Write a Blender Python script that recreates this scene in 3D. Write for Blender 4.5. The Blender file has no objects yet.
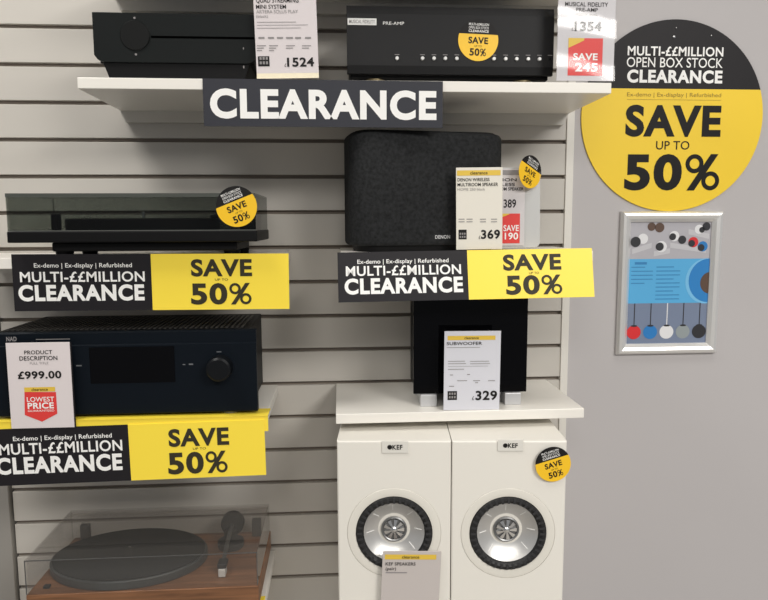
import bpy, bmesh, math, random
from mathutils import Vector, Matrix, Euler
random.seed(4)
PI = math.pi
SC = bpy.context.scene
COL = SC.collection

# ---------------------------------------------------------------- camera
F = 663.0; YAW = .06805; PITCH = .11522; ROLL = -.00419
CAM = Vector((0, -1.5, 1.55))
def _axes():
    cy, sy = math.cos(YAW), math.sin(YAW)
    w = Vector((sy*math.cos(PITCH), cy*math.cos(PITCH), -math.sin(PITCH)))
    r = Vector((cy, -sy, 0)); u = r.cross(w)
    c, s = math.cos(ROLL), math.sin(ROLL)
    return c*r + s*u, -s*r + c*u, w
AR, AU, AW = _axes()
cd = bpy.data.cameras.new('camera'); cam = bpy.data.objects.new('camera', cd); COL.objects.link(cam)
cam.matrix_world = Matrix(((AR.x, AU.x, -AW.x, CAM.x), (AR.y, AU.y, -AW.y, CAM.y), (AR.z, AU.z, -AW.z, CAM.z), (0, 0, 0, 1)))
cd.sensor_fit = 'HORIZONTAL'; cd.sensor_width = 36; cd.lens = F/768*36; cd.clip_start = .01
SC.camera = cam

# ---------------------------------------------------------------- light
SC.view_settings.view_transform = 'Standard'
SC.view_settings.look = 'None'
SC.view_settings.exposure = 0.0
SC.view_settings.gamma = 1.0
wd = bpy.data.worlds.new('world'); SC.world = wd; wd.use_nodes = True
wd.node_tree.nodes['Background'].inputs[0].default_value = (.95, .97, 1, 1)
wd.node_tree.nodes['Background'].inputs[1].default_value = .27
def area(name, loc, sx, sy, power, col=(1, .975, .935)):
    l = bpy.data.lights.new(name, 'AREA'); l.shape = 'RECTANGLE'; l.size = sx; l.size_y = sy
    l.energy = power; l.color = col
    o = bpy.data.objects.new(name, l); COL.objects.link(o); o.location = loc   # faces straight down
    return o
area('ceiling_light', (1.8, -3.0, 2.97), 1.2, 1.2, 122)
area('ceiling_light', (-.2, -3.3, 2.97), 1.2, 1.2, 47)
area('ceiling_light', (-1.0, -.75, 2.97), .6, .6, 21)
area('ceiling_light', (.75, -.9, 2.97), .6, .6, 7)
SC.cycles.transparent_max_bounces = 32

# ---------------------------------------------------------------- materials
MATS = {}
def mat(name, col, rough=.5, metal=0, spec=.5, noise=0, nscale=60, bump=0, coat=0):
    if name in MATS: return MATS[name]
    m = bpy.data.materials.new(name); m.use_nodes = True; nt = m.node_tree
    b = nt.nodes['Principled BSDF']
    b.inputs['Base Color'].default_value = (*col, 1); b.inputs['Roughness'].default_value = rough
    b.inputs['Metallic'].default_value = metal; b.inputs['Specular IOR Level'].default_value = spec
    b.inputs['Coat Weight'].default_value = coat
    if noise or bump:
        tc = nt.nodes.new('ShaderNodeTexCoord'); n = nt.nodes.new('ShaderNodeTexNoise')
        n.inputs['Scale'].default_value = nscale; n.inputs['Detail'].default_value = 4
        nt.links.new(tc.outputs['Object'], n.inputs['Vector'])
        if noise:
            mx = nt.nodes.new('ShaderNodeMixRGB'); mx.inputs[1].default_value = (*[c*(1-noise) for c in col], 1)
            mx.inputs[2].default_value = (*[min(1, c*(1+noise)) for c in col], 1)
            nt.links.new(n.outputs['Fac'], mx.inputs[0]); nt.links.new(mx.outputs[0], b.inputs['Base Color'])
        if bump:
            bp = nt.nodes.new('ShaderNodeBump'); bp.inputs['Strength'].default_value = bump; bp.inputs['Distance'].default_value = .002
            nt.links.new(n.outputs['Fac'], bp.inputs['Height']); nt.links.new(bp.outputs[0], b.inputs['Normal'])
    MATS[name] = m
    return m
def clear(name, col, refl=.05, rough=.03, haze=0):
    m = bpy.data.materials.new(name); m.use_nodes = True; nt = m.node_tree; nt.nodes.clear()
    out = nt.nodes.new('ShaderNodeOutputMaterial'); mx = nt.nodes.new('ShaderNodeMixShader')
    t = nt.nodes.new('ShaderNodeBsdfTransparent'); t.inputs[0].default_value = (*col, 1)
    g = nt.nodes.new('ShaderNodeBsdfGlossy'); g.inputs['Roughness'].default_value = rough
    fr = nt.nodes.new('ShaderNodeFresnel'); fr.inputs[0].default_value = 1.45
    mu = nt.nodes.new('ShaderNodeMath'); mu.operation = 'MULTIPLY'; mu.inputs[1].default_value = refl
    ge = nt.nodes.new('ShaderNodeNewGeometry'); iv = nt.nodes.new('ShaderNodeMath'); iv.operation = 'SUBTRACT'; iv.inputs[0].default_value = 1
    m2 = nt.nodes.new('ShaderNodeMath'); m2.operation = 'MULTIPLY'      # only the outer face of the pane mirrors
    nt.links.new(ge.outputs['Backfacing'], iv.inputs[1]); nt.links.new(iv.outputs[0], m2.inputs[1])
    nt.links.new(fr.outputs[0], mu.inputs[0]); nt.links.new(mu.outputs[0], m2.inputs[0]); nt.links.new(m2.outputs[0], mx.inputs[0])
    base = t
    if haze:      # thin even grey haze mixed into the pane as diffuse colour
        df = nt.nodes.new('ShaderNodeBsdfDiffuse'); df.inputs[0].default_value = (.5, .48, .46, 1)
        base = nt.nodes.new('ShaderNodeMixShader'); base.inputs[0].default_value = haze
        nt.links.new(t.outputs[0], base.inputs[1]); nt.links.new(df.outputs[0], base.inputs[2])
    nt.links.new(base.outputs[0], mx.inputs[1]); nt.links.new(g.outputs[0], mx.inputs[2]); nt.links.new(mx.outputs[0], out.inputs[0])
    return m
def wood(name, c1, c2):
    m = bpy.data.materials.new(name); m.use_nodes = True; nt = m.node_tree; b = nt.nodes['Principled BSDF']
    tc = nt.nodes.new('ShaderNodeTexCoord'); mp = nt.nodes.new('ShaderNodeMapping'); mp.inputs['Scale'].default_value = (2.2, 26, 40)
    n = nt.nodes.new('ShaderNodeTexNoise'); n.inputs['Scale'].default_value = 3; n.inputs['Detail'].default_value = 6; n.inputs['Distortion'].default_value = .6
    cr = nt.nodes.new('ShaderNodeValToRGB'); cr.color_ramp.elements[0].color = (*c1, 1); cr.color_ramp.elements[1].color = (*c2, 1)
    cr.color_ramp.elements[0].position = .3; cr.color_ramp.elements[1].position = .7
    nt.links.new(tc.outputs['Object'], mp.inputs[0]); nt.links.new(mp.outputs[0], n.inputs['Vector'])
    nt.links.new(n.outputs['Fac'], cr.inputs[0]); nt.links.new(cr.outputs[0], b.inputs['Base Color'])
    b.inputs['Roughness'].default_value = .42
    return m
def srgb(r, g, b):
    return tuple(((c/255)/12.92 if c/255 <= .04045 else ((c/255+.055)/1.055)**2.4) for c in (r, g, b))

SLAT = mat('slat_laminate', srgb(197, 192, 184), .45, noise=.03, nscale=3)
WALLP = mat('grey_wall_paint', srgb(186, 182, 182), .7, noise=.02, nscale=2, bump=.05)
TRIMW = mat('white_trim', srgb(226, 222, 214), .4)
POST = mat('grey_post', srgb(150, 146, 140), .5)
SHELF = mat('white_shelf', srgb(236, 232, 224), .35)
RAIL = mat('shelf_rail', srgb(200, 196, 188), .4)
BLK = mat('sign_black', srgb(34, 32, 35), .45, spec=.2)
BANNER = mat('banner_slate', srgb(52, 53, 60), .45, spec=.25)
YEL = mat('sign_yellow', srgb(255, 226, 70), .45)
STY = mat('sticker_yellow', srgb(246, 196, 32), .4)
INKW = mat('white_ink', srgb(244, 243, 240), .5)
INKB = mat('black_ink', srgb(28, 26, 26), .5, spec=.2)
INKG = mat('grey_ink', srgb(140, 136, 136), .6)
PAPER = mat('card_paper', srgb(232, 226, 222), .5)
PAPERG = mat('card_paper_plain', srgb(205, 200, 200), .5)
BAND = mat('card_yellow_band', srgb(226, 190, 70), .5)
RED = mat('price_red', srgb(222, 60, 56), .5)
DEV = mat('black_metal', srgb(23, 26, 26), .5, spec=.12)
DEVD = mat('black_plastic', srgb(15, 15, 16), .5, spec=.15)
DEVG = mat('graphite_metal', srgb(37, 37, 38), .45, spec=.15)
NAVY = mat('blue_black_metal', srgb(14, 20, 27), .45, spec=.1)
GLOSSB = mat('gloss_black', srgb(5, 5, 7), .06, spec=.15)
CLOTH = mat('speaker_cloth', srgb(41, 42, 43), .9, spec=.15, noise=.8, nscale=170, bump=.5)
CHROME = mat('chrome', (.75, .75, .75), .22, metal=1)
SILVER = mat('silver_cone', (.72, .71, .69), .38, metal=.75)
ALU = mat('frame_aluminium', (.86, .85, .83), .34, metal=.6)
RUB = mat('rubber_surround', srgb(24, 24, 25), .55)
KEFW = mat('white_cabinet', srgb(232, 228, 219), .4)
WALNUT = wood('walnut', srgb(98, 66, 44), srgb(146, 101, 69))
SMOKE = clear('smoked_acrylic', (.60, .62, .60), .8)
ACRY = clear('clear_acrylic', (.93, .925, .92), 1.3, .03, .04)
FILM = clear('clear_film', (.97, .97, .97), .8, .12)
HOLD = clear('card_holder_plastic', (.93, .94, .95), .9, .12)

# ---------------------------------------------------------------- helpers
def ray(px, py):
    return AW + AR*((px-384)/F) - AU*((py-300)/F)
def at(px, py, Y):
    d = ray(px, py); t = (Y-CAM.y)/d.y
    return CAM + d*t
def obj(name, bm, m, parent=None, smooth=False):
    me = bpy.data.meshes.new(name)
    bmesh.ops.recalc_face_normals(bm, faces=bm.faces)
    bm.to_mesh(me); bm.free(); me.materials.append(m)
    if smooth:
        for p in me.polygons: p.use_smooth = True
        try: me.set_sharp_from_angle(angle=R(35))
        except Exception: pass
    o = bpy.data.objects.new(name, me); COL.objects.link(o)
    if parent: o.parent = parent
    return o
R = math.radians
def thing(name, label, cat, loc=(0, 0, 0), rot=(0, 0, 0), group=None):
    o = bpy.data.objects.new(name, None); COL.objects.link(o); o.empty_display_size = .05
    o.matrix_world = Matrix.Translation(loc) @ Euler(rot).to_matrix().to_4x4()
    o['label'] = label; o['category'] = cat
    if group: o['group'] = group
    return o
def tag(o, label, cat, group=None):
    o['label'] = label; o['category'] = cat
    if group: o['group'] = group
    return o
def struct(o):
    o['kind'] = 'structure'; return o
def box(bm, x0, x1, y0, y1, z0, z1, bev=0, seg=2):
    t = bmesh.new()
    bmesh.ops.create_cube(t, size=1)
    for v in t.verts:
        v.co = Vector((x0+(v.co.x+.5)*(x1-x0), y0+(v.co.y+.5)*(y1-y0), z0+(v.co.z+.5)*(z1-z0)))
    if bev: bmesh.ops.bevel(t, geom=list(t.edges), offset=bev, segments=seg, affect='EDGES', profile=.5)
    merge(bm, t)
def merge(bm, t):
    me = bpy.data.meshes.new('tmp'); t.to_mesh(me); t.free(); bm.from_mesh(me); bpy.data.meshes.remove(me)
def B(*a, **k):
    bm = bmesh.new(); box(bm, *a, **k); return bm
def prism(bm, pts, y0, y1):
    """pts: outline in local XZ, extruded from y0 to y1"""
    a = [bm.verts.new((x, y0, z)) for x, z in pts]; b = [bm.verts.new((x, y1, z)) for x, z in pts]
    n = len(pts)
    bm.faces.new(a); bm.faces.new(b[::-1])
    for i in range(n): bm.faces.new((a[i], b[i], b[(i+1) % n], a[(i+1) % n]))
def prism_x(bm, pts, x0, x1):
    a = [bm.verts.new((x0, y, z)) for y, z in pts]; b = [bm.verts.new((x1, y, z)) for y, z in pts]
    n = len(pts)
    bm.faces.new(a); bm.faces.new(b[::-1])
    for i in range(n): bm.faces.new((a[i], b[i], b[(i+1) % n], a[(i+1) % n]))
def prism_z(bm, pts, z0, z1):
    a = [bm.verts.new((x, y, z0)) for x, y in pts]; b = [bm.verts.new((x, y, z1)) for x, y in pts]
    n = len(pts)
    bm.faces.new(a); bm.faces.new(b[::-1])
    for i in range(n): bm.faces.new((a[i], b[i], b[(i+1) % n], a[(i+1) % n]))
def poly(bm, pts, y):
    bm.faces.new([bm.verts.new((x, y, z)) for x, z in pts])
def quad(bm, x0, z0, x1, z1, y):
    poly(bm, [(x0, z0), (x1, z0), (x1, z1), (x0, z1)], y)
def circ(cx, cz, r, n=48, a0=0, a1=2*PI, rz=None):
    rz = rz or r
    m = n if abs(a1-a0-2*PI) < 1e-6 else n+1
    return [(cx+r*math.cos(a0+(a1-a0)*i/n), cz+rz*math.sin(a0+(a1-a0)*i/n)) for i in range(m)]
def lathe(bm, prof, axis='y', c=(0, 0, 0), n=48, sx=1, sy=1):
    """prof: list of (radius, height along the axis); closed where radius is 0"""
    rings = []
    for r, h in prof:
        ring = []
        if r < 1e-6:
            ring = [bm.verts.new(_ax(axis, 0, 0, h, c))]
        else:
            for i in range(n):
                a = 2*PI*i/n
                ring.append(bm.verts.new(_ax(axis, r*math.cos(a)*sx, r*math.sin(a)*sy, h, c)))
        rings.append(ring)
    for p, q in zip(rings, rings[1:]):
        if len(p) == 1 and len(q) == 1: continue
        for i in range(n):
            j = (i+1) % n
            if len(p) == 1: bm.faces.new((p[0], q[i], q[j]))
            elif len(q) == 1: bm.faces.new((p[i], p[j], q[0]))
            else: bm.faces.new((p[i], p[j], q[j], q[i]))
def _ax(axis, a, b, h, c):
    if axis == 'y': return (c[0]+a, c[1]+h, c[2]+b)
    if axis == 'z': return (c[0]+a, c[1]+b, c[2]+h)
    return (c[0]+h, c[1]+a, c[2]+b)
def L(prof, **k):
    bm = bmesh.new(); lathe(bm, prof, **k); return bm
def tube(bm, pts, r, n=10):
    pts = [Vector(p) for p in pts]; rings = []
    for i, p in enumerate(pts):
        d = (pts[min(i+1, len(pts)-1)]-pts[max(i-1, 0)]).normalized()
        a = d.orthogonal().normalized(); b = d.cross(a)
        if rings:
            ref = rings[-1][0].co-pts[i-1]; a = (ref-d*ref.dot(d)).normalized(); b = d.cross(a)
        rings.append([bm.verts.new(p+a*r*math.cos(2*PI*k/n)+b*r*math.sin(2*PI*k/n)) for k in range(n)])
    for p, q in zip(rings, rings[1:]):
        for i in range(n): bm.faces.new((p[i], p[(i+1) % n], q[(i+1) % n], q[i]))
    bm.faces.new(rings[0]); bm.faces.new(rings[-1][::-1])

# lettering: Blender's built-in font turned into flat mesh, fitted to a box
_T = {}
def glyphs(s, bold):
    k = (s, bold)
    if k not in _T:
        c = bpy.data.curves.new('t', 'FONT'); c.body = s; c.size = 1; c.offset = bold; c.resolution_u = 5
        c.space_character = 1+bold*2.6
        o = bpy.data.objects.new('t', c); COL.objects.link(o)
        dg = bpy.context.evaluated_depsgraph_get(); dg.update()
        me = bpy.data.meshes.new_from_object(o.evaluated_get(dg))
        vs = [(v.co.x, v.co.y) for v in me.vertices]; fs = [tuple(p.vertices) for p in me.polygons]
        bpy.data.objects.remove(o); bpy.data.curves.remove(c); bpy.data.meshes.remove(me)
        xs = [v[0] for v in vs]; zs = [v[1] for v in vs]
        x0, x1, z0, z1 = min(xs), max(xs), min(zs), max(zs)
        _T[k] = ([((x-x0)/(x1-x0), (z-z0)/(z1-z0)) for x, z in vs], fs, (x1-x0)/(z1-z0))
    return _T[k]
def text(bm, s, x0, z0, x1, z1, y=-.0006, bold=.03):
    if s == '50%':
        W = x1-x0; H = z1-z0
        text(bm, '50', x0, z0, x0+W*.60, z1, y, bold); x0 += W*.635; W *= .365
        k = .72+bold*8
        for cu, cv in ((.26, .735), (.74, .265)):
            o = circ(x0+W*cu, z0+H*cv, W*.26, 28, rz=H*.262); i = circ(x0+W*cu, z0+H*cv, W*.26*(1-.44*k), 28, rz=H*.262*(1-.44*k))
            O = [bm.verts.new((x, y, z)) for x, z in o]; I = [bm.verts.new((x, y, z)) for x, z in i]
            for q in range(28): bm.faces.new((O[q], O[(q+1) % 28], I[(q+1) % 28], I[q]))
        e = W*.105*k
        poly(bm, [(x0+W*.06, z0), (x0+W*.06+2*e, z0), (x0+W*.94, z1), (x0+W*.94-2*e, z1)], y-.00005)
        return
    vs, fs, asp = glyphs(s, bold)
    V = [bm.verts.new((x0+u*(x1-x0), y, z0+w*(z1-z0))) for u, w in vs]
    for f in fs:
        try: bm.faces.new([V[i] for i in f])
        except ValueError: pass
def textc(bm, s, cx, z0, h, y=-.0006, bold=.03, wmax=None, align='c'):
    w = glyphs(s, bold)[2]*h
    if wmax: w = min(w, wmax)
    x0 = cx-w/2 if align == 'c' else (cx if align == 'l' else cx-w)
    text(bm, s, x0, z0, x0+w, z0+h, y, bold)
def loc(root, px, py, y=0.0):
    """where the sight line through a photo pixel meets the root's own front plane"""
    inv = root.matrix_world.inverted(); o = inv @ CAM; d = inv.to_3x3() @ ray(px, py)
    t = (y-o.y)/d.y; p = o+d*t
    return p.x, p.z
def tpx(bm, root, s, x0, y0, x1, y1, bold=.03, *, y=-.0006):
    a = loc(root, x0, (y0+y1)/2); b = loc(root, x1, (y0+y1)/2)
    c = loc(root, (x0+x1)/2, y1); d = loc(root, (x0+x1)/2, y0)
    text(bm, s, a[0], c[1], b[0], d[1], y, bold)
def ink(root, name, m, *lines, y=-.0006, parent=None):
    bm = bmesh.new()
    for l in lines: tpx(bm, root, *l, y=y)
    return obj(name, bm, m, parent or root)
def sheet(name, label, cat, TL, TR, BL, BR, Y, group=None, lean=0, drop=0):
    """an upright card whose corners are the given sight lines on the plane y=Y; origin bottom centre"""
    tl, tr, bl, br = (at(*p, Y) for p in (TL, TR, BL, BR))
    ex = ((tr-tl)+(br-bl))/2; w = ex.length; a = math.atan2(ex.z, ex.x)
    h = (((tl-bl)+(tr-br))/2).length
    mid = (tl+tr+bl+br)/4-Vector((-math.sin(a), 0, math.cos(a)))*(h/2)
    root = thing(name, label, cat, mid, (lean, -a, 0), group)
    return root, w, h

# ================================================================ STRUCTURE
ZG = [1.9651 - k*.07796 for k in range(-13, 25)]         # groove centres
XL, XR = -.745, .5168
bm = bmesh.new()
edges = [3.0]+[z for z in ZG if 0.05 < z < 2.95]+[0]
for zt, zb in zip(edges, edges[1:]):
    a, b = zb+.0042, zt-.0042
    prism_x(bm, [(.0008, a), (0, a+.0008), (0, b-.0008), (.0008, b), (.0095, b), (.0095, a)][::-1], XL, XR)
nf = len(bm.faces)
box(bm, XL, XR, .0096, .03, 0, 3)
wb = struct(obj('wall_back', bm, SLAT)); wb.data.materials.append(mat('slatwall_core', srgb(128, 118, 108), .8))
for p in wb.data.polygons[nf:]: p.material_index = 1
bm = B(XR, .5342, -.004, .03, 0, 3, bev=.001); struct(obj('trim_1', bm, TRIMW))
bm = B(-1.1, XL-.004, -.012, .03, 0, 3, bev=.002); struct(obj('trim_2', bm, POST))
struct(obj('wall_right', B(.5344, 2.6, .0035, .03, 0, 3), WALLP))
struct(obj('wall_left', B(-2.6, -1.1005, .0035, .03, 0, 3), WALLP))
struct(obj('floor', B(-2.6, 2.6, -5, .03, -.05, 0), mat('floor_vinyl', srgb(150, 145, 138), .5, noise=.08, nscale=8)))
struct(obj('ceiling', B(-2.6, 2.6, -5, .03, 3.0, 3.05), mat('ceiling_tile', srgb(225, 225, 222), .8)))

# ================================================================ SHELVES
def shelf(label, x0, x1, ztop, yf=-.25, th=.0195, name='display_shelf'):
    t = thing(name, label, 'shelf', ((x0+x1)/2, 0, ztop), group='white slatwall shelves')
    hx = (x1-x0)/2
    obj('board', B(-hx, hx, yf, -.0008, -th, 0, bev=.0012), SHELF, t)
    bm = bmesh.new(); prism(bm, [(-hx, -th), (hx, -th), (hx-.010, -th-.024), (-hx+.010, -th-.024)], -.018, -.0008)
    obj('mounting_rail', bm, RAIL, t)
    return t
shelf('long white shelf with a dark clearance banner on its front edge', -.46, .515, 1.810)
shelf('white shelf at the very top edge, above the two black hi-fi units', -.46, .515, 2.0385)
shelf('white shelf under the smoked-lid black record player', -.74, -.108, 1.4895)
shelf('white shelf under the blue-black receiver', -.74, -.142, 1.184)
shelf('white shelf under the walnut record player', -.60, -.158, .785)
shelf('white shelf under the black cloth-covered speaker', .004, .49, 1.4955)
shelf('white shelf carrying the gloss black box, above the white speakers', -.009, .482, 1.184)
shelf('low white shelf the pair of white speakers stands on', .0, .415, .79, yf=-.33)

# ================================================================ SIGNS
S1, w, h = sheet('shelf_edge_sign', 'dark grey banner reading CLEARANCE in white on the long top shelf', 'sign',
                 (203, 78.5), (442.3, 81.3), (203.3, 126), (443.2, 128), -.2525, 'shelf edge signs')
obj('backing_board', B(-w/2, w/2, 0, .0015, 0, h), BANNER, S1)
bm = bmesh.new(); tpx(bm, S1, 'CLEARANCE', 210, 89.5, 436.5, 119.5, .042); obj('lettering', bm, INKW, S1)

def save_sign(label, TL, TR, BL, BR, split, txt, flap=None, Y=-.2525, lean=0):
    s, w, h = sheet('shelf_edge_sign', label, 'sign', TL, TR, BL, BR, Y, 'shelf edge signs', lean)
    xs = loc(s, *split)[0]
    obj('black_panel', B(-w/2, xs, 0, .0015, 0, h), BLK, s)
    obj('yellow_panel', B(xs, w/2, 0, .0015, 0, h), YEL, s)
    DG = mat('sign_dark_grey_ink', srgb(56, 52, 40), .5, spec=.2)
    for (q, b, m, body, nm) in ((txt[0], .012, INKW, 'Ex-demo | Ex-display | Refurbished', 'small_lettering'), (txt[1], .019, INKW, 'MULTI-££MILLION', 'upper_lettering'), (txt[2], .04, INKW, 'CLEARANCE', 'clearance_lettering'),
                                (txt[3], .036, DG, 'SAVE', 'save_lettering'), (txt[4], 0.0, DG, 'UP TO', 'up_to_lettering'), (txt[5], .036, DG, '50%', 'percent_lettering')):
        ink(s, nm, m, (body, *q, b))
    if flap:
        f = obj('top_flap', B(-w/2, w/2+flap[1], .0, flap[0], 0, .0012), YEL, s)
        lip = obj('flap_lip', B(-w/2, w/2+flap[1], -.0009, -.0001, -.03, .0), YEL, s)
        lip.matrix_basis = s.matrix_world.inverted() @ Matrix.Translation((s.location.x, -.25, flap[2]))
        f.matrix_basis = s.matrix_world.inverted() @ Matrix.Translation((s.location.x, s.location.y, flap[2]))
    return s
save_sign('black and yellow clearance sign under the smoked-lid record player', (12.9, 255), (289, 252.8), (12.9, 310.6), (289, 309.5), (151.6, 280),
          ((34, 263, 132, 268.8), (20, 271.5, 144.8, 282), (18.5, 284.5, 144.5, 301), (191, 259, 252, 276.5), (215, 278.4, 228, 280.6), (191, 283, 251.5, 304.5)))
save_sign('black and yellow clearance sign under the blue-black receiver', (-6, 430.5), (266, 419), (-6, 485.5), (264.3, 475.6), (129.5, 452),
          ((13, 434.8, 112, 440.6), (-1, 441.8, 122.5, 453), (-4, 455.5, 122.5, 472.6), (168.5, 428, 229, 446), (193, 447.3, 206, 449.5), (168, 451.5, 227.5, 473.5)), flap=(.05, .006, 1.1843))
save_sign('tilted black and yellow clearance sign under the cloth-covered speaker', (336.2, 252), (592, 247.5), (339.6, 302.3), (598.3, 296.6), (468, 276),
          ((357.3, 259, 448.5, 264.4), (345.8, 265.2, 461, 275.3), (344.5, 277.5, 463, 293.6), (503, 254, 561, 270.3), (529, 271.8, 539, 274), (506, 275, 562, 294.5)), Y=-.2745, lean=R(-12))
# sign on the lowest left shelf: only its folded top shows
s = thing('shelf_edge_sign', 'yellow folded end of a sign beside the walnut record player, at the bottom edge', 'sign', (-.407, -.2525, .683), group='shelf edge signs')
obj('black_panel', B(-.248, 0, 0, .0015, 0, .1), BLK, s); obj('yellow_panel', B(0, .248, 0, .0015, 0, .1), YEL, s)
obj('top_flap', B(-.248, .248, 0, .055, .103, .1042), YEL, s)
for nm, t_, m, bx_, b_ in (('upper_lettering', 'MULTI-££MILLION', INKW, (-.235, .058, -.012, .074), .008), ('clearance_lettering', 'CLEARANCE', INKW, (-.235, .02, -.012, .05), .04),
                           ('save_lettering', 'SAVE', INKB, (.07, .058, .18, .09), .036), ('percent_lettering', '50%', INKB, (.07, .012, .18, .048), .036)):
    bm = bmesh.new(); text(bm, t_, *bx_, -.0006, b_); obj(nm, bm, m, s)

# round wall sign
c = at(672.8, 116.8, 0); rr = (at(763, 116, 0)-at(581.8, 116, 0)).length/2
rs = thing('round_wall_sign', 'big round black and yellow SAVE UP TO 50% sign on the grey wall', 'sign', (c.x, -.0005, c.z))
zc = loc(rs, 672, 88.9)[1]
a = math.asin(zc/rr)
bm = bmesh.new(); prism(bm, circ(0, 0, rr, 72, PI-a, 2*PI+a), 0, .0035); obj('yellow_panel', bm, mat('round_sign_yellow', srgb(246, 208, 44), .5), rs)
bm = bmesh.new(); prism(bm, circ(0, 0, rr, 48, a, PI-a), 0, .0035); obj('black_panel', bm, mat('round_sign_black', srgb(38, 36, 38), .5, spec=.2), rs)
ink(rs, 'upper_lettering', INKW, ('MULTI-££MILLION', 627.6, 46.6, 723.3, 56.2, .022)); ink(rs, 'open_box_lettering', INKW, ('OPEN BOX STOCK', 626.7, 57.7, 722.7, 67.6, .004))
ink(rs, 'clearance_lettering', INKW, ('CLEARANCE', 627, 70, 722.3, 83.2, .042)); ink(rs, 'save_lettering', INKB, ('SAVE', 625.5, 105, 721, 137, .04))
ink(rs, 'up_to_lettering', INKB, ('UP TO', 656, 141, 689.3, 149.6, .004)); ink(rs, 'percent_lettering', INKB, ('50%', 624.5, 154, 719.5, 190.5, .04))
bm = bmesh.new(); tpx(bm, rs, 'Ex-demo | Ex-display | Refurbished', 627, 92.8, 721, 98, -.004)
x0, z0 = loc(rs, 627, 99.6); x1, _ = loc(rs, 721, 99.6); quad(bm, x0, z0, x1, z0+.0006, -.0006)
obj('small_print', bm, mat('olive_ink', srgb(150, 124, 40), .6), rs)
for px, py, r in ((674, 37, .003), (676, 28, .0016), (711, 35.8, .0016)):
    x, z = loc(rs, px, py); obj('fixing_pin', L([(0, -.003), (r, -.002), (r, 0)], c=(x, 0, z), n=12), CHROME, rs)

# ================================================================ POSTER FRAME
pf, w, h = sheet('poster_frame', 'silver snap frame holding a blue and grey product poster, under the round sign', 'poster frame',
                 (624.5, 211.2), (725.5, 211.2), (616, 355.3), (717, 353.2), -.012)
bw = .0245
prof = [(0, .0145), (0, .007), (.004, .001), (.010, -.001), (.017, .002), (bw, .009), (bw, .0145)]   # (inward offset, y)
bm = bmesh.new(); rings = []
for off, y in prof:
    rings.append([bm.verts.new(v) for v in ((-w/2+off, y, off), (w/2-off, y, off), (w/2-off, y, h-off), (-w/2+off, y, h-off))])
for p, q in zip(rings, rings[1:]+rings[:1]):
    for i in range(4): bm.faces.new((p[i], p[(i+1) % 4], q[(i+1) % 4], q[i]))
obj('frame', bm, ALU, pf)
iw, ih = w-2*bw, h-2*bw
def PX(u, v): return -iw/2+u*iw, bw+v*ih           # poster coordinates 0..1
def pquad(bm, u0, v0, u1, v1, y):
    a = PX(u0, v0); b = PX(u1, v1); quad(bm, a[0], a[1], b[0], b[1], y)
obj('poster', B(-iw/2-.003, iw/2+.003, .012, .0138, bw-.003, bw+ih+.003), mat('poster_pale_grey', srgb(178, 176, 182), .5), pf)
Y0 = .0117
bm = bmesh.new(); pquad(bm, 0, .335, 1, .70, Y0); obj('blue_panel', bm, mat('poster_blue', srgb(86, 172, 222), .5), pf)
bm = bmesh.new(); pquad(bm, 0, 0, 1, .335, Y0); obj('slate_panel', bm, mat('poster_slate', srgb(118, 130, 154), .5), pf)
PC = {k: mat('print_'+k, srgb(*v), .45) for k, v in dict(red=(214, 44, 48), blue=(40, 122, 190), white=(226, 226, 228), grey=(146, 154, 156), black=(44, 44, 48), brown=(92, 70, 58), deep=(42, 128, 196), light=(120, 190, 232), text=(52, 128, 184)).items()}
def blob(col, u, v, ru, y, rz=None, nm='printed_shape'):
    x, z = PX(u, v); bm = bmesh.new(); poly(bm, circ(x, z, ru*iw, 24, rz=(rz or ru)*iw), y); return obj(nm, bm, PC[col], pf)
def clipcirc(u, v, r, y, col, nm='printed_shape'):
    x, z = PX(u, v); bm = bmesh.new()
    poly(bm, [(min(px_, iw/2), pz) for px_, pz in circ(x, z, r*iw, 40, rz=r*iw*1.06)], y); return obj(nm, bm, PC[col], pf)
clipcirc(.97, .515, .26, Y0-.0003, 'light', 'printed_speaker'); clipcirc(1.0, .52, .25, Y0-.0005, 'deep', 'printed_speaker'); clipcirc(1.02, .50, .125, Y0-.0007, 'brown', 'printed_speaker')
bm = bmesh.new()
for i in range(9):
    v = .63-i*.033; u1 = .30 if i % 4 else .2
    if i < 5: pquad(bm, .03, v, u1, v+.007, Y0-.0003)
    pquad(bm, .34, v, .34+(.30 if i % 3 else .22), v+.007, Y0-.0003)
pquad(bm, .07, .655, .22, .675, Y0-.0003)
obj('small_print', bm, PC['text'], pf)
for i in range(5):
    u = .09+i*.205
    bm = bmesh.new(); pquad(bm, u-.006, .15, u+.006, .335, Y0-.0003); obj('printed_cord', bm, PC['white' if i == 2 else 'black'], pf)
for i, cn in enumerate(('red', 'blue', 'white', 'grey', 'black')):
    u = .09+i*.205
    x, z = PX(u, .095); bm = bmesh.new(); poly(bm, [(max(min(px_, iw/2), -iw/2), pz) for px_, pz in circ(x, z, .088*iw, 28, rz=.085*iw)], Y0-.0005); obj('printed_pod', bm, PC[cn], pf)
for i in range(5):
    x, z = PX(.09+i*.205, .148); bm = bmesh.new(); poly(bm, circ(x, z, .04*iw, 14, rz=.012*iw), Y0-.0007); obj('printed_pod_cap', bm, PC['black'], pf)
for u, v, cn, r in ((.16, .865, 'white', .062), (.07, .84, 'black', .062), (.26, .98, 'brown', .05), (.36, .955, 'brown', .058), (.39, .80, 'white', .068), (.37, .80, 'black', .05), (.545, .885, 'white', .062), (.525, .88, 'black', .042),
                    (.645, .855, 'black', .05), (.785, .835, 'red', .062), (.765, .825, 'black', .042), (.905, .80, 'blue', .062), (.885, .79, 'black', .042), (.85, .94, 'white', .055), (.885, .935, 'black', .035), (.94, .975, 'black', .05)):
    PXx = min(u, 1-r); blob(cn, PXx, min(v, 1-r*.75), r, Y0-.0003-.0002*(cn == 'black'), nm='printed_speaker')
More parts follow.
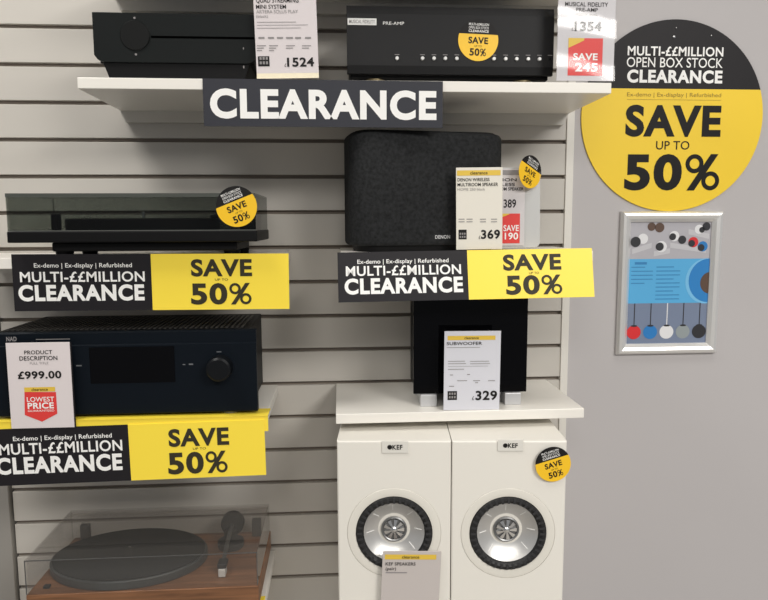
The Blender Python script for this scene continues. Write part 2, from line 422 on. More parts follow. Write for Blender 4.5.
for a_, b_, c_, d_ in ((.03, .74, .27, .79), (.3, .72, .5, .745), (.5, .79, .95, .745), (.72, .9, .98, .86)):
    p = PX(a_, b_); q = PX(c_, d_); bm = bmesh.new(); poly(bm, [(p[0], p[1]), (q[0], q[1]), (q[0], q[1]+.012), (p[0], p[1]+.012)], Y0-.0001)
    obj('printed_plinth', bm, mat('poster_shelf_print', srgb(196, 195, 199), .5), pf)

# ================================================================ DEVICES
# music streamer, top left
q = thing('music_streamer', 'small black streamer unit with a round disc cover, left on the long top shelf', 'hi-fi unit', (-.293, -.22, 1.810))
X0, X1 = -.1455, .1465
Zt = 1.9305-1.810
bm = bmesh.new(); prism(bm, [(X0, .046), (X0+.006, .038), (X0+.016, .034), (X1-.016, .034), (X1-.006, .038), (X1, .046), (X1, Zt), (X0, Zt)], 0, .012); obj('front_panel', bm, DEV, q)
obj('body', B(X0+.006, X1-.006, .0121, .205, .034, Zt-.002, bev=.002), DEVD, q)
bm = bmesh.new(); prism(bm, [(X0+.024, .006), (X1-.024, .006), (X1-.014, .0339), (X0+.014, .0339)], .004, .2); obj('lower_chassis', bm, DEVD, q)
for sx in (-1, 1):
    for yy in (.03, .18): obj('foot', L([(0, 0), (.011, 0), (.011, .0059), (0, .0059)], axis='z', c=(sx*.115, yy, 0), n=20), DEVD, q, True)
x, z = loc(q, 135, 35.5)
obj('disc_cover', L([(0, -.002), (.0255, -.002), (.0265, -.001), (.0265, 0)], c=(x, 0, z)), mat('disc_cover_black', srgb(19, 20, 20), .45, spec=.15), q)
xa, za = loc(q, 151, 36.8); xb, _ = loc(q, 254, 36.8)
obj('disc_slot', B(xa, xb, -.0006, .0, za-.0018, za+.0018), mat('slot_black', (.001, .001, .001), .9, spec=0), q)
for px, py in ((134.5, 18), (136, 54.5)):
    x, z = loc(q, px, py); obj('indicator', L([(0, -.0008), (.002, -.0008), (.002, 0)], c=(x, 0, z), n=10), INKG, q)

for px, py, r_ in ((243.5, 48.5, .0022), (243.5, 66.5, .0028)):
    x, z = loc(q, px, py); bm = bmesh.new(); poly(bm, circ(x, z, r_*.5, 10, rz=r_), -.0006 if py < 60 else .0035); obj('marking', bm, INKG, q)

# preamplifier, top right
q = thing('preamplifier', 'wide black preamp with a row of small silver buttons on the long top shelf', 'hi-fi unit', (.2195, -.20, 1.810))
hw = .199
bm = bmesh.new(); prism_x(bm, [(.0, .036), (.0, .132), (.004, .147), (.012, .147), (.012, .023), (.004, .023)], -hw, hw); obj('front_panel', bm, DEVG, q)
obj('body', B(-hw+.006, hw-.006, .0121, .193, .016, .143, bev=.002), DEVD, q)
obj('lower_strip', B(-hw+.001, hw-.001, -.0006, .004, .0225, .038), DEVD, q)
for sx in (-1, 1):
    for yy in (.03, .165): obj('foot', L([(0, 0), (.018, 0), (.02, .004), (.02, .0159), (0, .0159)], axis='z', c=(sx*.145, yy, 0), n=24), mat('brass_foot', srgb(120, 108, 80), .4, metal=.6), q, True)
xa, za = loc(q, 347.5, 25); xb, zb = loc(q, 376.5, 18.6)
obj('name_badge', B(xa, xb, -.0012, 0, za, zb, bev=.0005), mat('badge_white', srgb(225, 225, 222), .35), q)
bm = bmesh.new(); text(bm, 'MUSICAL FIDELITY', xa+.003, za+.003, xb-.003, zb-.003, -.0016, .01); obj('badge_lettering', bm, INKG, q)
bm = bmesh.new(); text(bm, 'PRE-AMP', *loc(q, 383, 24.8), *loc(q, 404, 22), -.0007, 0); obj('model_lettering', bm, INKW, q); BX = (397, 422.4, 433.9, 445.2, 456.7, 493.8, 505.5, 516.5, 528, 539.3, 550)
for i, px in enumerate(BX):
    x, z = loc(q, px, 54.7+.7*(px-397)/150)
    bm = bmesh.new(); quad(bm, x-.0045, z-.0006, x+.0045, z+.0006, -.0007); obj('button_lettering', bm, INKG, q)
for i, px in enumerate(BX):
    x, z = loc(q, px, 58.4+.9*(px-397)/150)
    r = .0035 if i < 10 else .0018
    obj('button', L([(0, -.004), (r*.8, -.004), (r, -.003), (r, 0)], c=(x, 0, z), n=16), mat('button_silver', srgb(214, 214, 212), .35, metal=.2) if i < 10 else DEVD, q, True)

# wireless speaker with rounded cloth body, turned slightly
q = thing('wireless_speaker', 'black cloth-covered wireless speaker with rounded corners, on the right-hand shelf', 'speaker', (.170, -.158, 1.4955), (0, 0, R(8.5)))
def rrect(w, d, rl, n=14, sq=1):
    pts = []
    for cx, cy, a0 in ((w/2-rl, d/2-rl, 0), (-w/2+rl, d/2-rl, 90), (-w/2+rl, -d/2+rl, 180), (w/2-rl, -d/2+rl, 270)):
        for i in range(n+1):
            a = R(a0+90*i/n); pts.append((cx+rl*math.cos(a), cy+rl*math.sin(a)))
    return pts
def loft(bm, stacks):
    rings = [[bm.verts.new((x, y, z)) for x, y in pts] for pts, z in stacks]
    for p, s in zip(rings, rings[1:]):
        for i in range(len(p)): bm.faces.new((p[i], p[(i+1) % len(p)], s[(i+1) % len(p)], s[i]))
    bm.faces.new(rings[0][::-1]); bm.faces.new(rings[-1])
bm = bmesh.new()
st = []
for z, ins in ((.012, .006), (.015, .002), (.020, 0), (.215, 0), (.221, .0012), (.225, .004), (.2275, .009)):
    st.append((rrect(.308-2*ins, .135-2*ins, .042-ins*.5), z))
loft(bm, st); obj('cloth_body', bm, CLOTH, q, True)
bm = bmesh.new(); loft(bm, [(rrect(.276, .108, .036), 0), (rrect(.28, .112, .036), .0119)]); obj('base', bm, DEVD, q, True)
bm = bmesh.new(); loft(bm, [(rrect(.283, .113, .034), .2276), (rrect(.281, .111, .034), .2295)]); obj('top_panel', bm, DEVD, q, True)
bm = bmesh.new(); xa, za = loc(q, 435, 238.8, -.0678); xb, zb = loc(q, 450, 235, -.0678); text(bm, 'DENON', xa, za, xb, zb, -.0686, .03); obj('maker_lettering', bm, mat('silver_ink', srgb(190, 190, 190), .4), q)

# gloss black subwoofer
q = thing('subwoofer', 'gloss black upright box on four chrome block feet, behind its price card', 'subwoofer', (.2625, -.2, 1.184))
obj('cabinet', B(-.108, .108, .004, .125, .0255, .235, bev=.003), DEVD, q)
obj('front_panel', B(-.1155, .1155, -.004, .0039, .0245, .236, bev=.001), GLOSSB, q)
for sx in (-1, 1):
    for yy in (-.012, .085): obj('foot', B(sx*.0858-.0165, sx*.0858+.0165, yy, yy+.034, 0, .0244, bev=.001), CHROME if 0 else mat('satin_chrome', srgb(205, 205, 206), .35, metal=.35), q)

# AV receiver
XA, XB = -.66, -.159
q = thing('av_receiver', 'large blue-black receiver with a display window and one big round knob', 'receiver', ((XA+XB)/2, -.24, 1.184))
hw = (XB-XA)/2; Zt = .1665
bm = bmesh.new(); prism_x(bm, [(0, .009), (0, .140), (.003, .142), (.003, Zt-.003), (.006, Zt), (.016, Zt), (.016, .007), (.002, .007)], -hw, hw); obj('front_panel', bm, NAVY, q)
obj('casing', B(-hw+.016, hw-.016, .0161, .232, .0075, Zt-.001, bev=.002), DEVD, q)
bm = bmesh.new()
for i in range(46):
    x = -hw+.03+i*(2*hw-.06)/45
    box(bm, x-.0022, x+.0022, .03+.0, .2, Zt-.0009, Zt+.0008)
obj('top_vent', bm, mat('vent_grey', srgb(62, 60, 57), .5), q)
xa, za = loc(q, 91, 383.5); xb, zb = loc(q, 174, 346)
obj('display_window', B(xa, xb, -.0012, 0, za, zb, bev=.0006), GLOSSB, q)
x, z = loc(q, 220.5, 367)
obj('volume_knob', L([(0, -.027), (.019, -.027), (.0228, -.024), (.024, -.002), (.024, 0)], c=(x, 0, z)), mat('knob_black', srgb(15, 17, 20), .35, spec=.2), q, True)
for px, py, a_, b_ in ((219, 351.8, .0045, .0008), (184, 364.5, .0025, .0009), (191, 364.2, .004, .0013), (79, 365.6, .005, .0012)):
    x2, z2 = loc(q, px, py); bm = bmesh.new(); quad(bm, x2-a_, z2-b_, x2+a_, z2+b_, -.0004); obj('marking', bm, mat('dim_ink', srgb(105, 108, 112), .5), q)
bm = bmesh.new(); text(bm, 'NAD', *loc(q, 6.5, 341.3), *loc(q, 16.5, 336.6), -.0004, .03); obj('maker_lettering', bm, INKG, q)
bm = bmesh.new(); xa, za = loc(q, 36, 339.8); xb, zb = loc(q, 70, 338.6); quad(bm, xa, za, xb, zb, -.0004); obj('pinstripe', bm, INKG, q)
for sx in (-1, 1):
    for yy, zb in ((.024, .0017), (.2, 0)): obj('foot', L([(0, zb), (.016, zb), (.017, zb+.002), (.017, .0074), (0, .0074)], axis='z', c=(sx*(hw-.055), yy, 0), n=24), mat('grey_foot', srgb(110, 110, 110), .4), q, True)

# dust cover helper: five acrylic sides, open underneath
def cover(x0, x1, y0, y1, z0, z1, t=.003, r=.004):
    bm = bmesh.new()
    box(bm, x0, x1, y0, y0+t, z0, z1-t)
    box(bm, x0, x1, y1-t, y1, z0, z1-t)
    box(bm, x0, x0+t, y0+t, y1-t, z0, z1-t)
    box(bm, x1-t, x1, y0+t, y1-t, z0, z1-t)
    box(bm, x0, x1, y0, y1, z1-t, z1)
    return bm
EDGE = clear('acrylic_edge_glint', (.55, .55, .55), 1.0)

# record player one: black with smoked lid
q = thing('record_player', 'black record player under a smoked rectangular lid', 'record player', (-.3645, -.28, 1.4895))
obj('plinth', B(-.2205, .2175, 0, .205, .0255, .0455, bev=.002), DEVD, q)
obj('subchassis', B(-.153, .178, .02, .19, .009, .0254, bev=.003), DEVD, q)
for x in (-.14, .165):
    for yy in (.045, .17): obj('foot', L([(0, 0), (.014, 0), (.016, .0119), (0, .0119)], axis='z', c=(x, yy, 0), n=20), DEVD, q, True)
obj('platter', L([(0, .0456), (.142, .0456), (.145, .048), (.145, .066), (.142, .0685), (0, .0685)], axis='z', c=(-.012, .106, 0), sy=.62), DEVD, q, True)
obj('spindle', L([(.0035, .0686), (.0035, .083), (0, .085)], axis='z', c=(-.012, .106, 0), n=12), CHROME, q)
bm = bmesh.new(); tube(bm, [(.185, .16, .082), (.18, .09, .08), (.15, .04, .073), (.13, .03, .07)], .004); obj('tonearm', bm, DEVG, q, True)
obj('tonearm_base', L([(0, .0456), (.022, .0456), (.022, .075), (.012, .09), (0, .09)], axis='z', c=(.185, .165, 0), n=24), DEVD, q, True)
obj('motor_block', B(-.165, -.152, .05, .07, .0456, .078, bev=.003), DEVD, q)
obj('dust_cover', cover(-.2195, .2155, .003, .2, .0457, .1125), SMOKE, q)
bm = B(-.2195, .2155, .0018, .0029, .1060, .1125); obj('lid_edge', bm, mat('smoked_edge', srgb(74, 77, 72), .3), q)
obj('lid_lip', B(-.2195, .2155, .0018, .0029, .0457, .0472), mat('smoked_lip', srgb(90, 92, 88), .3), q)

for ch in q.children:
    if not ch.name.startswith('foot'): ch.location.z = .003

# record player two: walnut with clear lid
Zs = .785
q = thing('record_player', 'walnut record player under a clear lid, at the bottom left', 'record player', (-.3815, -.27, Zs))
obj('plinth', B(-.2185, .2185, 0, .235, .024, .0655, bev=.0015), WALNUT, q)
for x in (-.18, .18):
    for yy in (.05, .2): obj('foot', L([(0, 0), (.018, 0), (.02, .0239), (0, .0239)], axis='z', c=(x, yy, 0), n=20), RUB, q, True)
obj('platter', L([(0, .066), (.155, .066), (.157, .068), (.157, .082), (.155, .084), (0, .084)], axis='z', c=(-.059, .116, 0), n=72, sy=.72), mat('platter_grey', srgb(62, 64, 64), .4), q, True)
obj('platter_mat', L([(0, .0841), (.152, .0841), (.152, .0862), (0, .0862)], axis='z', c=(-.059, .116, 0), n=72, sy=.72), mat('felt_black', srgb(30, 32, 32), .9), q, True)
obj('spindle', L([(.0035, .0863), (.0035, .098), (0, .1)], axis='z', c=(-.059, .116, 0), n=12), CHROME, q)
obj('tonearm_base', L([(0, .066), (.026, .066), (.028, .07), (.028, .08), (.014, .084), (.014, .104), (0, .104)], axis='z', c=(.140, .165, 0), n=28), RUB, q, True)
obj('counterweight', L([(0, -.009), (.024, -.009), (.025, -.007), (.025, .009), (0, .009)], axis='y', c=(.140, .196, .105), n=32), RUB, q, True)
bm = bmesh.new(); tube(bm, [(.140, .19, .104), (.140, .165, .104), (.141, .11, .098), (.142, .06, .089)], .0042); obj('tonearm', bm, mat('arm_grey', srgb(92, 92, 90), .35, metal=.5), q, True)
obj('headshell', B(.133, .151, .038, .064, .083, .093, bev=.002), RUB, q)
obj('cartridge', B(.135, .149, .036, .058, .0665, .0828, bev=.0015), mat('cartridge_white', srgb(205, 203, 198), .4), q)
obj('speed_switch', B(-.196, -.184, .02, .03, .066, .071, bev=.001), RUB, q)
for x in (-.185, .19):
    obj('hinge', B(x-.010, x+.010, .206, .219, .066, .106, bev=.002), mat('hinge_grey', srgb(74, 72, 70), .5), q)
obj('dust_cover', cover(-.2185, .2175, .002, .224, .0665, .1345), ACRY, q)
for bx_ in ((-.2185, .2175, .0008, .0019, .133, .1345), (-.2185, -.217, .0008, .0019, .0665, .133), (.216, .2175, .0008, .0019, .0665, .133)): obj('lid_edge', B(*bx_), mat('acrylic_edge_dark', srgb(84, 84, 84), .2), q)

# pair of white loudspeakers with coaxial drivers
def loudspeaker(label, x, y, z, rot):
    q = thing('loudspeaker', label, 'speaker', (x, y, z), (0, 0, rot), 'white loudspeakers')
    W, H, D = .2125, .358, .27
    cz = H-.1795
    RO = .0888
    # cabinet with a round cut-out in its baffle
    bm = bmesh.new(); n = 64
    def rectpt(a):
        c_, s_ = math.cos(a), math.sin(a); hx, hz0, hz1 = W/2, cz, H-cz
        t = min(hx/abs(c_) if abs(c_) > 1e-9 else 1e9, (hz1 if s_ > 0 else hz0)/abs(s_) if abs(s_) > 1e-9 else 1e9)
        return c_*t, s_*t
    angs = sorted([2*PI*i/n for i in range(n)]+[math.atan2(H-cz, W/2), PI-math.atan2(H-cz, W/2), PI+math.atan2(cz, W/2), 2*PI-math.atan2(cz, W/2)])
    o1 = []; o2 = []; o3 = []; o4 = []
    for a in angs:
        rx, rz = rectpt(a); k = 1-.0025/max(abs(rx), abs(rz))
        o4.append(bm.verts.new((rx, D, cz+rz))); o3.append(bm.verts.new((rx, .002, cz+rz))); o2.append(bm.verts.new((rx*k, 0, cz+rz*k)))
        o1.append(bm.verts.new((RO*math.cos(a), 0, cz+RO*math.sin(a))))
    m = len(angs)
    o0 = [bm.verts.new((v.co.x, .02, v.co.z)) for v in o1]
    for p, s in ((o0, o1), (o1, o2), (o2, o3), (o3, o4)):
        for i in range(m): bm.faces.new((p[i], p[(i+1) % m], s[(i+1) % m], s[i]))
    bm.faces.new(o4); bm.faces.new(o0[::-1])
    obj('cabinet', bm, KEFW, q)
    c0 = (0, 0, cz)
    obj('trim_ring', L([(RO-.0003, .019), (RO-.0003, .0006), (RO-.0012, -.0004), (.078, -.0012), (.0726, -.0004), (.0726, .019)], c=c0, n=72), mat('white_ring', srgb(226, 222, 212), .35), q, True)
    bm = bmesh.new()
    lathe(bm, [(.0724, .018), (.0724, .001), (.070, -.0025), (.065, -.0035), (.0605, -.001), (.0577, .004), (.0577, .018)], c=c0, n=72)
    obj('rubber_surround', bm, RUB, q, True)
    bm = bmesh.new()
    for i in range(36):
        a = 2*PI*i/36; t = bmesh.new(); bmesh.ops.create_cube(t, size=1)
        M = Matrix.Translation((0, -.0032, cz)) @ Matrix.Rotation(a, 4, 'Y') @ Matrix.Translation((.0650, 0, 0)) @ Matrix.Diagonal((.010, .002, .0042, 1))
        bmesh.ops.transform(t, matrix=M, verts=t.verts); merge(bm, t)
    obj('surround_rib', bm, mat('rib_grey', srgb(44, 44, 46), .5), q)
    obj('cone', L([(.0575, .003), (.052, .008), (.040, .016), (.027, .0215), (.022, .022), (0, .022)], c=c0, n=72), SILVER, q, True)
    for i in range(8):
        bm = bmesh.new(); a = 2*PI*i/8+.06
        d = Vector((math.cos(a), 0, math.sin(a))); tg = Vector((-math.sin(a), 0, math.cos(a)))*.0005; C0 = Vector((0, 0, cz))
        p = C0+d*.0385+Vector((0, .0158, 0)); e = C0+d*.0525+Vector((0, .0068, 0)); up = Vector((0, .003, 0))
        v = [bm.verts.new(x_) for x_ in (p-tg, p+tg, e+tg, e-tg, p-tg+up, p+tg+up, e+tg+up, e-tg+up)]
        for f in ((0, 1, 2, 3), (7, 6, 5, 4), (0, 4, 5, 1), (1, 5, 6, 2), (2, 6, 7, 3), (3, 7, 4, 0)): bm.faces.new([v[k] for k in f])
        obj('cone_rib', bm, INKW, q)
    obj('dome_ring', L([(.0248, .0215), (.0248, .0165), (.0225, .0145), (.0205, .0160), (.0195, .0215)], c=c0, n=48), mat('dome_silver', (.3, .3, .3), .4, metal=.85), q, True)
    for i in range(9):
        bm = bmesh.new(); a = 2*PI*i/9
        p0 = Vector((math.cos(a)*.005, .0125, cz+math.sin(a)*.005)); p1 = Vector((math.cos(a)*.0195, .0150, cz+math.sin(a)*.0195))
        tang = Vector((-math.sin(a), 0, math.cos(a)))
        v = [bm.verts.new(p0-tang*.0012), bm.verts.new(p1-tang*.0036), bm.verts.new(p1+tang*.0036), bm.verts.new(p0+tang*.0012)]
        b2 = [bm.verts.new(x_.co+Vector((0, .004, 0))) for x_ in v]
        bm.faces.new(v); bm.faces.new(b2[::-1])
        for k in range(4): bm.faces.new((v[k], b2[k], b2[(k+1) % 4], v[(k+1) % 4]))
        obj('waveguide_vane', bm, CHROME, q)
    obj('tweeter_dome', L([(0, .010), (.004, .0108), (.0068, .013), (.0075, .015), (.0075, .0215)], c=c0, n=28), CHROME, q, True)
    obj('tweeter_backing', L([(0, .0175), (.0194, .0175), (.0194, .0215), (0, .0215)], c=c0, n=32), mat('tweeter_grey', srgb(112, 112, 112), .35, metal=.5), q)
    b = obj('badge', B(.0275-.0255-.002, .0275+.0255-.031, -.0018, -.0002, H-.027, H-.0055, bev=.0005), mat('badge_silver', srgb(196, 194, 188), .3, metal=.3), q)
    return q, b, H
LS = []
for i, (px, pY, lab) in enumerate(((337, -.302, 'white loudspeaker on the left of the pair, with a price card before its driver'),
                                   (452.4, -.3195, 'white loudspeaker on the right of the pair, with a round yellow sticker on its corner'))):
    a = at(px, 438.5 if i == 0 else 439, pY); rz = -R(4.6)
    c = Vector((a.x, pY, 0))+Vector((math.cos(rz), math.sin(rz), 0))*(.2115/2)
    q, b, H = loudspeaker(lab, c.x, c.y, .79, rz)
    LS.append(q)
    bx = (381.8, 452.8, 408.3, 440.8) if i == 0 else (497.3, 450.8, 523.3, 439.5)
    x0, z0 = loc(q, bx[0], bx[1]); x1, z1 = loc(q, bx[2], bx[3])
    bpy.data.objects.remove(b)
    b = obj('badge', B(x0, x1, -.002, -.0002, z0, z1, bev=.0005), mat('badge_light', srgb(222, 219, 211), .35), q)
    bm = bmesh.new(); lw = x1-x0; lh = z1-z0
    text(bm, 'KEF', x0+lw*.40, z0+lh*.3, x0+lw*.78, z0+lh*.7, -.0024, .03)
    poly(bm, circ(x0+lw*.30, z0+lh*.5, lh*.2, 16), -.0024)
    obj('badge_lettering', bm, INKB, b)

# ================================================================ PRICE CARDS
def bars(bm, x0, x1, z, n, pitch, h, y=-.0006, rnd=.25):
    for i in range(n):
        xe = x1-(x1-x0)*random.random()*rnd if i < n-1 else x0+(x1-x0)*.5
        quad(bm, x0, z-i*pitch, xe, z-i*pitch+h, y)
TINT = {'A': (216, 208, 209), 'B': (206, 203, 206), 'C': (228, 223, 211), 'E': (213, 213, 220), 'F': (222, 213, 213)}
PAP = {k: mat('card_paper_'+k.lower(), srgb(*v), .5) for k, v in TINT.items()}
def card_base(label, TL, TR, BL, BR, Y, m=PAPER, lean=0):
    s, w, h = sheet('price_card', label, 'price card', TL, TR, BL, BR, Y, 'price cards', lean)
    obj('card', B(-w/2, w/2, 0, .0016, 0, h, bev=.0003, seg=1), m, s)
    return s, w, h
def band(s, x0, z0, x1, z1):
    bm = bmesh.new(); quad(bm, x0, z0, x1, z1, -.0004); obj('yellow_band', bm, BAND, s)
    bm = bmesh.new(); textc(bm, 'clearance', (x0+x1)/2, z0+(z1-z0)*.2, (z1-z0)*.62, -.0007, .01); obj('band_lettering', bm, INKB, s)
def logo(s, x0, z0, x1, z1):
    bm = bmesh.new(); quad(bm, x0, z0, x1, z1, -.0004); obj('logo_square', bm, INKB, s)
    bm = bmesh.new(); w_ = x1-x0
    for k in range(2):
        for j in range(3): quad(bm, x0+w_*(.14+.27*j), z0+w_*(.18+.38*k), x0+w_*(.32+.27*j), z0+w_*(.42+.38*k), -.0006)
    obj('logo_mark', bm, INKG, s)

# streamer card
s, w, h = card_base('white price card reading 1524 beside the small black streamer', (252, -22), (316, -22), (257.2, 78.7), (318.3, 77.8), -.238, PAP['A'])
bm = bmesh.new()
ink(s, 'title_lettering', INKB, ('QUAD STREAMING', 256, -2, 298.5, 3.6, .012)); ink(s, 'title_lettering', INKB, ('MINI SYSTEM', 256, 4.7, 286, 8.9, .012))
ink(s, 'price_lettering', INKB, ('1524', 287, 57.5, 314, 66.8, .03)); ink(s, 'price_lettering', INKB, ('£', 284.6, 63.5, 286.4, 66.8, .0))
bm = bmesh.new(); ink(s, 'small_lettering', INKG, ('ARTERA SOLUS PLAY', 256.3, 10, 298, 13.4, 0)); ink(s, 'small_lettering', INKG, ('(black)', 256.3, 15, 268, 18.6, 0))
for py, xe in ((22.6, 296), (25.5, 308), (28.5, 301)):
    a = loc(s, 257, py); b = loc(s, xe, py-.8); quad(bm, a[0], a[1], b[0], b[1], -.0006)
for px in (258.5, 268, 277, 286, 295, 305): 
    a = loc(s, px, 38.8); b = loc(s, px+(6 if px != 286 else 7), 37); quad(bm, a[0], a[1], b[0], b[1], -.0006)
for px, n in ((257, 3), (269, 3), (286, 2), (302, 2)):
    for k in range(n):
        a = loc(s, px, 46.2+k*2.4); b = loc(s, px+9-2*k, 45.3+k*2.4); quad(bm, a[0], a[1], b[0], b[1], -.0006)
obj('small_print', bm, INKG, s)
a = loc(s, 258.3, 66.5); b = loc(s, 269.3, 56.2); logo(s, a[0], a[1], b[0], b[1])
bm = bmesh.new(); quad(bm, -w/2, 0, w/2, .009, -.0004); obj('bottom_strip', bm, mat('strip_cream', srgb(238, 228, 200), .5), s)

# preamp card in a clear sleeve
s, w, h = card_base('white price card with a red SAVE 245 badge beside the wide black preamp', (560, -20), (618.5, -20), (555.5, 80), (611.5, 81.8), -.241, PAP['B'])
bm = bmesh.new(); ink(s, 'title_lettering', INKB, ('MUSICAL FIDELITY', 565, 2.3, 608, 6.6, .01)); ink(s, 'title_lettering', INKB, ('PRE-AMP', 576, 8, 597.7, 11.7, .012)); ink(s, 'price_lettering', INKB, ('1354', 574.5, 21.7, 601.5, 31.5, .03))
bm = bmesh.new(); ink(s, 'small_lettering', INKG, ('M3SCR black', 575.5, 13.4, 597.5, 16, 0)); ink(s, 'price_lettering', INKB, ('£', 571.6, 27.3, 573.4, 30.6, 0))
a = loc(s, 567.5, 75.5); b = loc(s, 603, 38.5)
bd = bmesh.new(); quad(bd, a[0], a[1], b[0], b[1], -.0004); badge = obj('red_badge', bd, RED, s)
bm = bmesh.new(); poly(bm, [(a[0], b[1]-.018), (a[0]+.030, b[1]), (a[0], b[1])], -.0006); poly(bm, [(a[0], b[1]-.018), (a[0]+.030, b[1]-.004), (a[0]+.030, b[1])], -.0006); obj('badge_corner', bm, BAND, badge)
ink(s, 'badge_lettering', INKW, ('SAVE', 573, 53.3, 597.5, 60.3, .03), y=-.0008, parent=badge); ink(s, 'badge_lettering', INKW, ('245', 575, 63, 597.5, 71.8, .03), y=-.0008, parent=badge)
bm = bmesh.new()
nz = 14
for i in range(nz):          # gently wavy clear sleeve
    for j in range(2): pass
gv = [[bm.verts.new((-w/2-.002+(w+.004)*j/6, -.002-.0012*math.sin(i*1.05+j*.35), h*i/nz)) for j in range(7)] for i in range(nz+1)]
for i in range(nz):
    for j in range(6): bm.faces.new((gv[i][j], gv[i][j+1], gv[i+1][j+1], gv[i+1][j]))
obj('clear_sleeve', bm, FILM, s, True)

# card in the rounded holder, behind
hd, w, h = sheet('card_holder', 'rounded clear card holder at the right of the cloth-covered speaker', 'card holder', (480, 168), (540.5, 167), (478, 248.6), (539.5, 247), -.226)
def rr2(x0, z0, x1, z1, r, n=8):
    pts = []
    for cx, cz, a0 in ((x1-r, z1-r, 0), (x0+r, z1-r, 90), (x0+r, z0+r, 180), (x1-r, z0+r, 270)):
        pts += [(cx+r*math.cos(R(a0+90*i/n)), cz+r*math.sin(R(a0+90*i/n))) for i in range(n+1)]
    return pts
bm = bmesh.new(); prism(bm, rr2(-w/2, 0, w/2, h, .010), 0, .004); obj('back_plate', bm, mat('holder_milky', srgb(196, 196, 194), .25), hd)
s, w, h = card_base('white price card reading 389 with a red badge, half hidden behind the 369 card', (482, 169), (525, 169), (481, 246), (524.5, 245.5), -.2285, PAPERG)
bm = bmesh.new()
ink(s, 'title_lettering', INKB, ('DENON', 488, 178.3, 516.5, 181.2, .01)); ink(s, 'title_lettering', INKB, ('WIRELESS', 484, 183, 514.8, 186, .01)); ink(s, 'title_lettering', INKB, ('MULTIROOM SPEAKER', 484, 187.3, 523.4, 190.6, .01)); ink(s, 'price_lettering', INKB, ('389', 503.6, 199.3, 516, 207.8, .015))
bm = bmesh.new(); a = loc(s, 483, 175); b = loc(s, 524.5, 170); quad(bm, a[0], a[1], b[0], b[1], -.0004); obj('grey_band', bm, INKG, s)
a = loc(s, 489, 243.5); b = loc(s, 520, 213.5); bd = bmesh.new(); quad(bd, a[0], a[1], b[0], b[1], -.0004); badge = obj('red_badge', bd, RED, s)
bm = bmesh.new(); poly(bm, [(a[0], b[1]-.016), (a[0]+.040, b[1]-.001), (a[0]+.036, b[1]), (a[0], b[1])], -.0006); obj('badge_corner', bm, BAND, badge)
ink(s, 'badge_lettering', INKW, ('SAVE', 503.4, 225, 518.6, 231.2, .02), y=-.0008, parent=badge); ink(s, 'badge_lettering', INKW, ('190', 504.6, 232.6, 518, 239.6, .02), y=-.0008, parent=badge)

# cloth speaker card
s, w, h = card_base('white price card reading 369 before the cloth-covered speaker', (455.6, 167.8), (502.1, 167), (456.8, 249.6), (502.9, 249), -.246, PAP['C'])
a = loc(s, 457, 175.8); b = loc(s, 500.6, 170); band(s, a[0], a[1], b[0], b[1])
bm = bmesh.new(); ink(s, 'title_lettering', INKB, ('DENON WIRELESS', 457.5, 178, 489.5, 181.3, .012)); ink(s, 'title_lettering', INKB, ('MULTIROOM SPEAKER', 457.5, 182.8, 498, 186.2, .012))
ink(s, 'price_lettering', INKB, ('369', 481, 229.6, 500, 239, .03)); ink(s, 'price_lettering', INKB, ('£', 478.6, 235.6, 480.4, 239, 0))
bm = bmesh.new(); ink(s, 'small_lettering', INKG, ('HOME 250 black', 457.5, 188, 485, 190.6, 0))
for px in (458.5, 466.5, 480, 491):
    for k in range(2):
        a = loc(s, px, 219.6+k*2.6); b = loc(s, px+6, 218.7+k*2.6); quad(bm, a[0], a[1], b[0], b[1], -.0006)
obj('small_print', bm, INKG, s)
a = loc(s, 458.5, 239.4); b = loc(s, 466.6, 229.6); logo(s, a[0], a[1], b[0], b[1])

# subwoofer card
s, w, h = card_base('white price card reading 329 before the gloss black box', (442.8, 331.5), (498.8, 330.7), (445.2, 410), (501.5, 409.4), -.243, PAP['E'])
a = loc(s, 447.5, 340.2); b = loc(s, 495.5, 335.5); band(s, a[0], a[1], b[0], b[1])
bm = bmesh.new(); ink(s, 'title_lettering', INKB, ('SUBWOOFER', 446.7, 341.8, 482, 345, .012)); ink(s, 'price_lettering', INKB, ('329', 475.5, 390.6, 497, 400.2, .03)); ink(s, 'price_lettering', INKB, ('£', 472, 396.3, 474, 400, 0))
bm = bmesh.new()
for py, x0_, x1_ in ((347.8, 446.7, 480), (361.6, 448, 465), (361.6, 470, 489), (364, 448, 466), (364, 470, 490), (366.6, 448, 488), (369.6, 448, 464), (375.3, 450, 453), (374.8, 467, 470), (381, 457, 467), (381, 473, 480), (381, 488, 495), (383, 475, 478), (386.6, 449, 454)):
    a = loc(s, x0_, py); b = loc(s, x1_, py-.8); quad(bm, a[0], a[1], b[0], b[1], -.0006)
obj('small_print', bm, INKG, s)
a = loc(s, 447.5, 400); b = loc(s, 457, 391); logo(s, a[0], a[1], b[0], b[1])

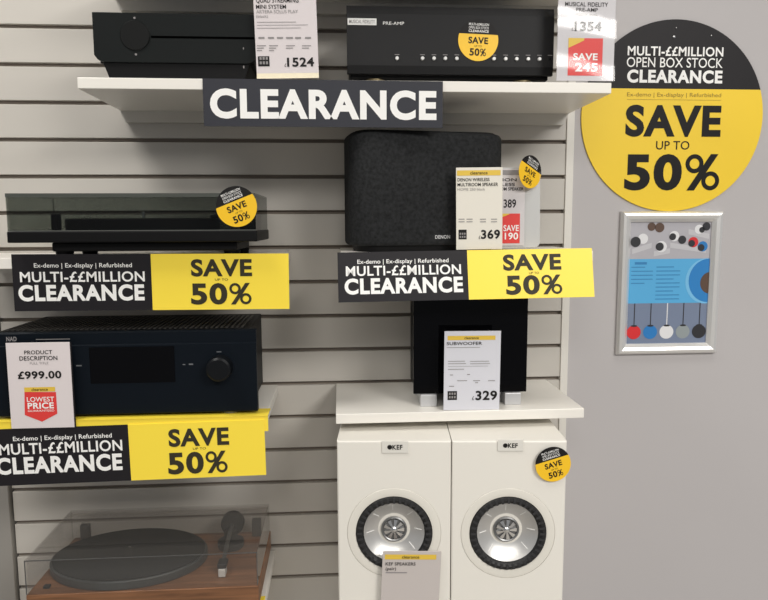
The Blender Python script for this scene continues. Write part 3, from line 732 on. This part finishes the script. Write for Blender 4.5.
# receiver card
s, w, h = card_base('white price card with a red arrow badge at the left of the receiver', (5.5, 342.8), (70.2, 342.3), (11.4, 429), (74.2, 427), -.2548, PAP['F'])
bm = bmesh.new(); ink(s, 'title_lettering', INKB, ('PRODUCT', 24.3, 350.3, 52.3, 354.2, .012)); ink(s, 'title_lettering', INKB, ('DESCRIPTION', 19.5, 356, 57.5, 360.3, .012)); ink(s, 'price_lettering', INKB, ('£999.00', 17.8, 371, 61.5, 378.8, .03))
bm = bmesh.new(); ink(s, 'small_lettering', INKG, ('FULL TITLE', 30, 362, 48.5, 364.3, 0))
a = loc(s, 24.5, 392); b = loc(s, 55, 386.8); band(s, a[0], a[1], b[0], b[1])
q0, q1, q2, q3, q4 = (loc(s, *p) for p in ((24.5, 392), (24.9, 415), (42.2, 421.6), (57.4, 413.6), (56, 392)))
bd = bmesh.new(); poly(bd, [q0, q1, q2, q3, q4], -.0004); badge = obj('red_badge', bd, RED, s)
ink(s, 'badge_lettering', INKW, ('LOWEST', 27, 396.8, 54.3, 401.6, .01), y=-.0008, parent=badge); ink(s, 'badge_lettering', INKW, ('PRICE', 27.8, 402.4, 54, 408.6, .03), y=-.0008, parent=badge); ink(s, 'badge_lettering', INKW, ('GUARANTEED', 28, 409.6, 54.5, 411.6, 0), y=-.0008, parent=badge)
obj('dark_edge', B(w/2, w/2+.0022, -.0004, .002, 0, h), BLK, s)

# loudspeaker card
s, w, h = card_base('greyish price card leaning on the left white loudspeaker', (382.6, 551.2), (440, 551.2), (379.5, 636), (438.5, 636), -.322, mat('card_paper_mauve', srgb(196, 188, 184), .5))
a = loc(s, 384.8, 559.3); b = loc(s, 436.4, 554.6); band(s, a[0], a[1], b[0], b[1])
bm = bmesh.new(); ink(s, 'title_lettering', INKB, ('KEF SPEAKERS', 385.6, 562.2, 415.5, 565.4, .012)); ink(s, 'title_lettering', INKB, ('(pair)', 385.6, 567, 396, 571, .012))
bm = bmesh.new(); a = loc(s, 385.6, 573); b = loc(s, 407, 572); quad(bm, a[0], a[1], b[0], b[1], -.0006); obj('small_print', bm, INKG, s)

# ================================================================ STICKERS
def sticker(label, px, py, r_px, Y, rot, yaw=0, band_z=.28, sx=1):
    p = at(px, py, Y); r = (at(px+r_px, py, Y)-p).length
    s = thing('save_sticker', label, 'sticker', p, (0, rot, yaw), 'round SAVE 50% stickers')
    zc = r*band_z; a = math.asin(band_z)
    bm = bmesh.new(); prism(bm, circ(0, 0, r, 40, PI-a, 2*PI+a), 0, .0006); obj('yellow_part', bm, STY, s)
    bm = bmesh.new(); prism(bm, circ(0, 0, r, 28, a, PI-a), 0, .0006); obj('black_part', bm, INKB, s)
    bm = bmesh.new()
    for k, (t, b) in enumerate((('MULTI-££MILLION', .01), ('OPEN BOX STOCK', 0), ('CLEARANCE', .02))):
        text(bm, t, -r*.5, r*(.68-.16*k), r*.5, r*(.68-.16*k)+r*.12, -.0003, b)
    obj('white_lettering', bm, INKW, s)
    bm = bmesh.new(); textc(bm, 'SAVE', 0, -r*.18, r*.32, -.0003, .03, r*1.15); textc(bm, 'UP TO', 0, -r*.34, r*.09, -.0003, 0); textc(bm, '50%', 0, -r*.76, r*.36, -.0003, .03, r*1.2)
    obj('black_lettering', bm, INKB, s)
    return s
sticker('round yellow SAVE 50% sticker on the front of the black preamp', 478.3, 40, 20, -.2012, R(2))
sticker('round tilted yellow SAVE 50% sticker on the smoked lid of the record player', 236.5, 206.5, 20.5, -.2795, R(-22))
sticker('round yellow SAVE 50% sticker on top of the clear card holder', 530.3, 171.8, 16, -.2405, R(24), R(32))
q = LS[1]
st = sticker('round yellow SAVE 50% sticker on the right white loudspeaker', 553.2, 464.3, 17.6, -.339, R(-16))
